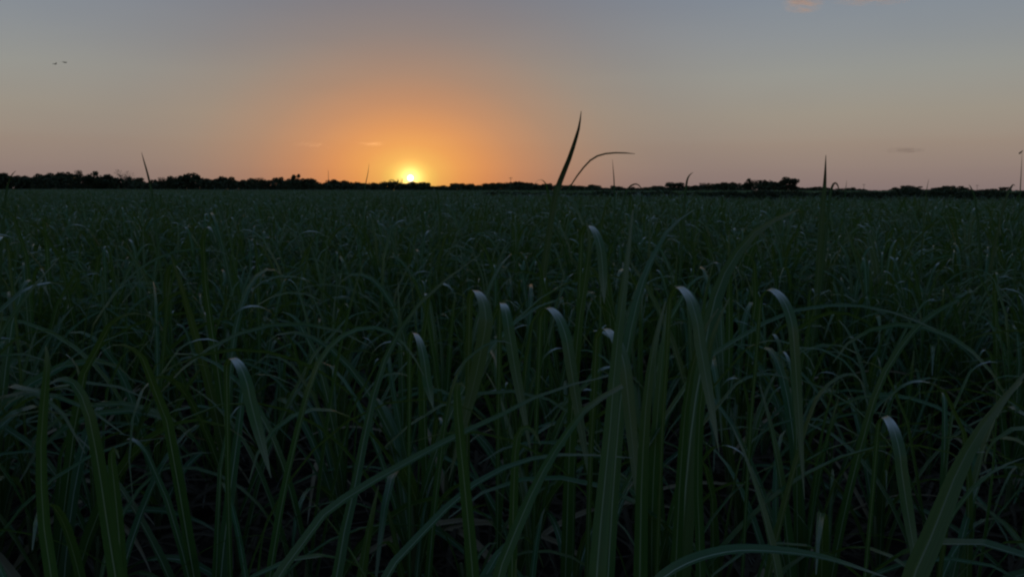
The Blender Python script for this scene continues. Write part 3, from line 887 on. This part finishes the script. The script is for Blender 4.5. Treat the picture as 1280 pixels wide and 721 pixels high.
# ------------------------------------------------------------------ birds
def bird(px, py, dist, span_px, label, bank, dihedral):
    s = span_px / FPX * dist
    V, F = [], []
    # body: a tapered spindle from beak to tail along +X
    prof_ = [(.30, .004), (.26, .018), (.22, .030), (.17, .030), (.10, .048), (0, .055), (-.10, .045), (-.18, .025), (-.22, .018)]
    v, f = tube([(x, 0, 0) for x, r in prof_], [r for x, r in prof_], 8); V += v; F += f
    def surf(rows):
        o = len(V); n = len(rows[0])
        for r_ in rows:
            for x, y, z, t in r_:
                V.append(Vector((x, y, z + t))); 
        m = len(rows) * n
        for r_ in rows:
            for x, y, z, t in r_:
                V.append(Vector((x, y, z - t)))
        for i in range(len(rows) - 1):
            for k in range(n - 1):
                a, b, c, d = o + i * n + k, o + i * n + k + 1, o + (i + 1) * n + k + 1, o + (i + 1) * n + k
                F.append((a, b, c, d)); F.append((d + m, c + m, b + m, a + m))
        for i in range(len(rows) - 1):
            for k in (0, n - 1):
                a, d = o + i * n + k, o + (i + 1) * n + k
                F.append((a, d, d + m, a + m))
        a, d = o + (len(rows) - 1) * n, o + len(rows) * n - 1
        F.append((a, d, d + m, a + m))
    for sg in (-1, 1):
        rows = []
        for q, (lead, trail) in ((0, (.12, -.10)), (.25, (.15, -.08)), (.5, (.13, -.06)), (.75, (.05, -.09)), (1, (-.08, -.13))):
            y = sg * q * .5; z = math.sin(rad(dihedral)) * q * .5 + (-.05 * q * q)
            rows.append([(lead, y, z, .004), ((lead + trail) / 2, y, z + .008, .009 * (1.2 - q)), (trail, y, z, .002)])
        surf(rows)
    surf([[(-.18, -.03, 0, .008), (-.18, .03, 0, .008)], [(-.36, -.07, 0, .003), (-.36, .07, 0, .003)]])
    o = link('bird', mesh('bird', V, F, MAT_BIRD))
    o.location = at(px, py, dist); o.scale = (s,) * 3; o.rotation_euler = (rad(bank), rad(4), rad(62))
    tag(o, label, 'bird', 'birds in the sky at upper left')
    return o
bird(80.5, 78.2, 150, 10.5, 'darker bird gliding just ahead of another in the upper left sky', 6, 10)
bird(68.6, 80.3, 205, 8.0, 'fainter smaller bird following behind the darker one in the upper left sky', -8, 16)

# ------------------------------------------------------------------ the sun and the clouds
sm_, st_ = material('setting_sun')
em = st_.nodes.new('ShaderNodeEmission'); em.inputs[1].default_value = 1.0
lw = st_.nodes.new('ShaderNodeLayerWeight'); lw.inputs[0].default_value = .5
rp = st_.nodes.new('ShaderNodeValToRGB'); rp.color_ramp.elements[0].position = .1; rp.color_ramp.elements[0].color = (3.2, 3.0, 2.5, 1); rp.color_ramp.elements[1].position = .4; rp.color_ramp.elements[1].color = (1.05, .80, .30, 1)
st_.links.new(lw.outputs['Facing'], rp.inputs[0]); st_.links.new(rp.outputs[0], em.inputs[0])
oo = st_.nodes.new('ShaderNodeOutputMaterial'); st_.links.new(em.outputs[0], oo.inputs[0])
try: sm_.cycles.emission_sampling = 'NONE'
except Exception: pass
bm = bmesh.new(); bmesh.ops.create_icosphere(bm, subdivisions=4, radius=1)
me = bpy.data.meshes.new('sun'); bm.to_mesh(me); bm.free(); me.materials.append(sm_)
so = link('sun', me)
so.location = EYE + SUN_DIR * 30000; so.scale = (30000 * 5.6 / FPX,) * 3
tag(so, 'small blazing white sun touching the top of the treeline', 'sun')

def cloud(px, py, wpx, hpx, dist, dens, label, colr, tilt=0.0, group=None, g=.6):
    m, t = material('thin_cloud'); n, l = t.nodes.new, t.links.new
    tcn = n('ShaderNodeTexCoord')
    ln = n('ShaderNodeVectorMath'); ln.operation = 'LENGTH'
    nz = n('ShaderNodeTexNoise'); nz.inputs['Scale'].default_value = 2.2; nz.inputs['Detail'].default_value = 4
    mpn = n('ShaderNodeMapping'); mpn.inputs['Location'].default_value = (px * .37, py * .11, 0); l(tcn.outputs['Object'], mpn.inputs[0]); l(mpn.outputs[0], nz.inputs['Vector'])
    l(tcn.outputs['Object'], ln.inputs[0])
    k = n('ShaderNodeMath'); k.operation = 'SUBTRACT'; k.inputs[0].default_value = 1.0; l(ln.outputs['Value'], k.inputs[1]); k.use_clamp = True
    k2 = n('ShaderNodeMath'); k2.operation = 'SUBTRACT'; l(nz.outputs[0], k2.inputs[0]); k2.inputs[1].default_value = .44; k2.use_clamp = True
    k3 = n('ShaderNodeMath'); k3.operation = 'MULTIPLY'; l(k.outputs[0], k3.inputs[0]); l(k2.outputs[0], k3.inputs[1])
    k4 = n('ShaderNodeMath'); k4.operation = 'MULTIPLY'; l(k3.outputs[0], k4.inputs[0]); k4.inputs[1].default_value = dens
    pv = n('ShaderNodeVolumePrincipled'); pv.inputs['Color'].default_value = colr; pv.inputs['Anisotropy'].default_value = g; l(k4.outputs[0], pv.inputs['Density'])
    o = n('ShaderNodeOutputMaterial'); l(pv.outputs[0], o.inputs['Volume'])
    bm = bmesh.new(); bmesh.ops.create_icosphere(bm, subdivisions=3, radius=1)
    me = bpy.data.meshes.new('cloud'); bm.to_mesh(me); bm.free(); me.materials.append(m)
    ob = link('cloud', me)
    ob.location = at(px, py, dist)
    sx = wpx / FPX * dist / 2; sz = hpx / FPX * dist / 2
    ob.scale = (sx, sx * .6, sz); ob.rotation_euler = (0, rad(tilt), 0)
    tag(ob, label, 'cloud', group)
    return ob
cloud(464, 180, 38, 6, 9000, .003, 'thin pale orange streak of cloud just left above the sun', (1, .92, .8, 1), g=.84)
cloud(388, 181, 60, 8, 9000, .0010, 'faint long orange streak of cloud farther left of the sun', (1, .92, .8, 1), 3, g=.84)
cloud(1130, 188, 56, 9, 9000, .040, 'small grey streak of cloud low in the right sky', (.35, .33, .36, 1))
cloud(1004, 5, 56, 24, 7000, .05, 'small peach cloud tuft at the top of the right sky', (1, .72, .45, 1))
cloud(1090, -3, 120, 18, 7000, .02, 'wider peach cloud cut off by the top edge at right', (1, .72, .45, 1))
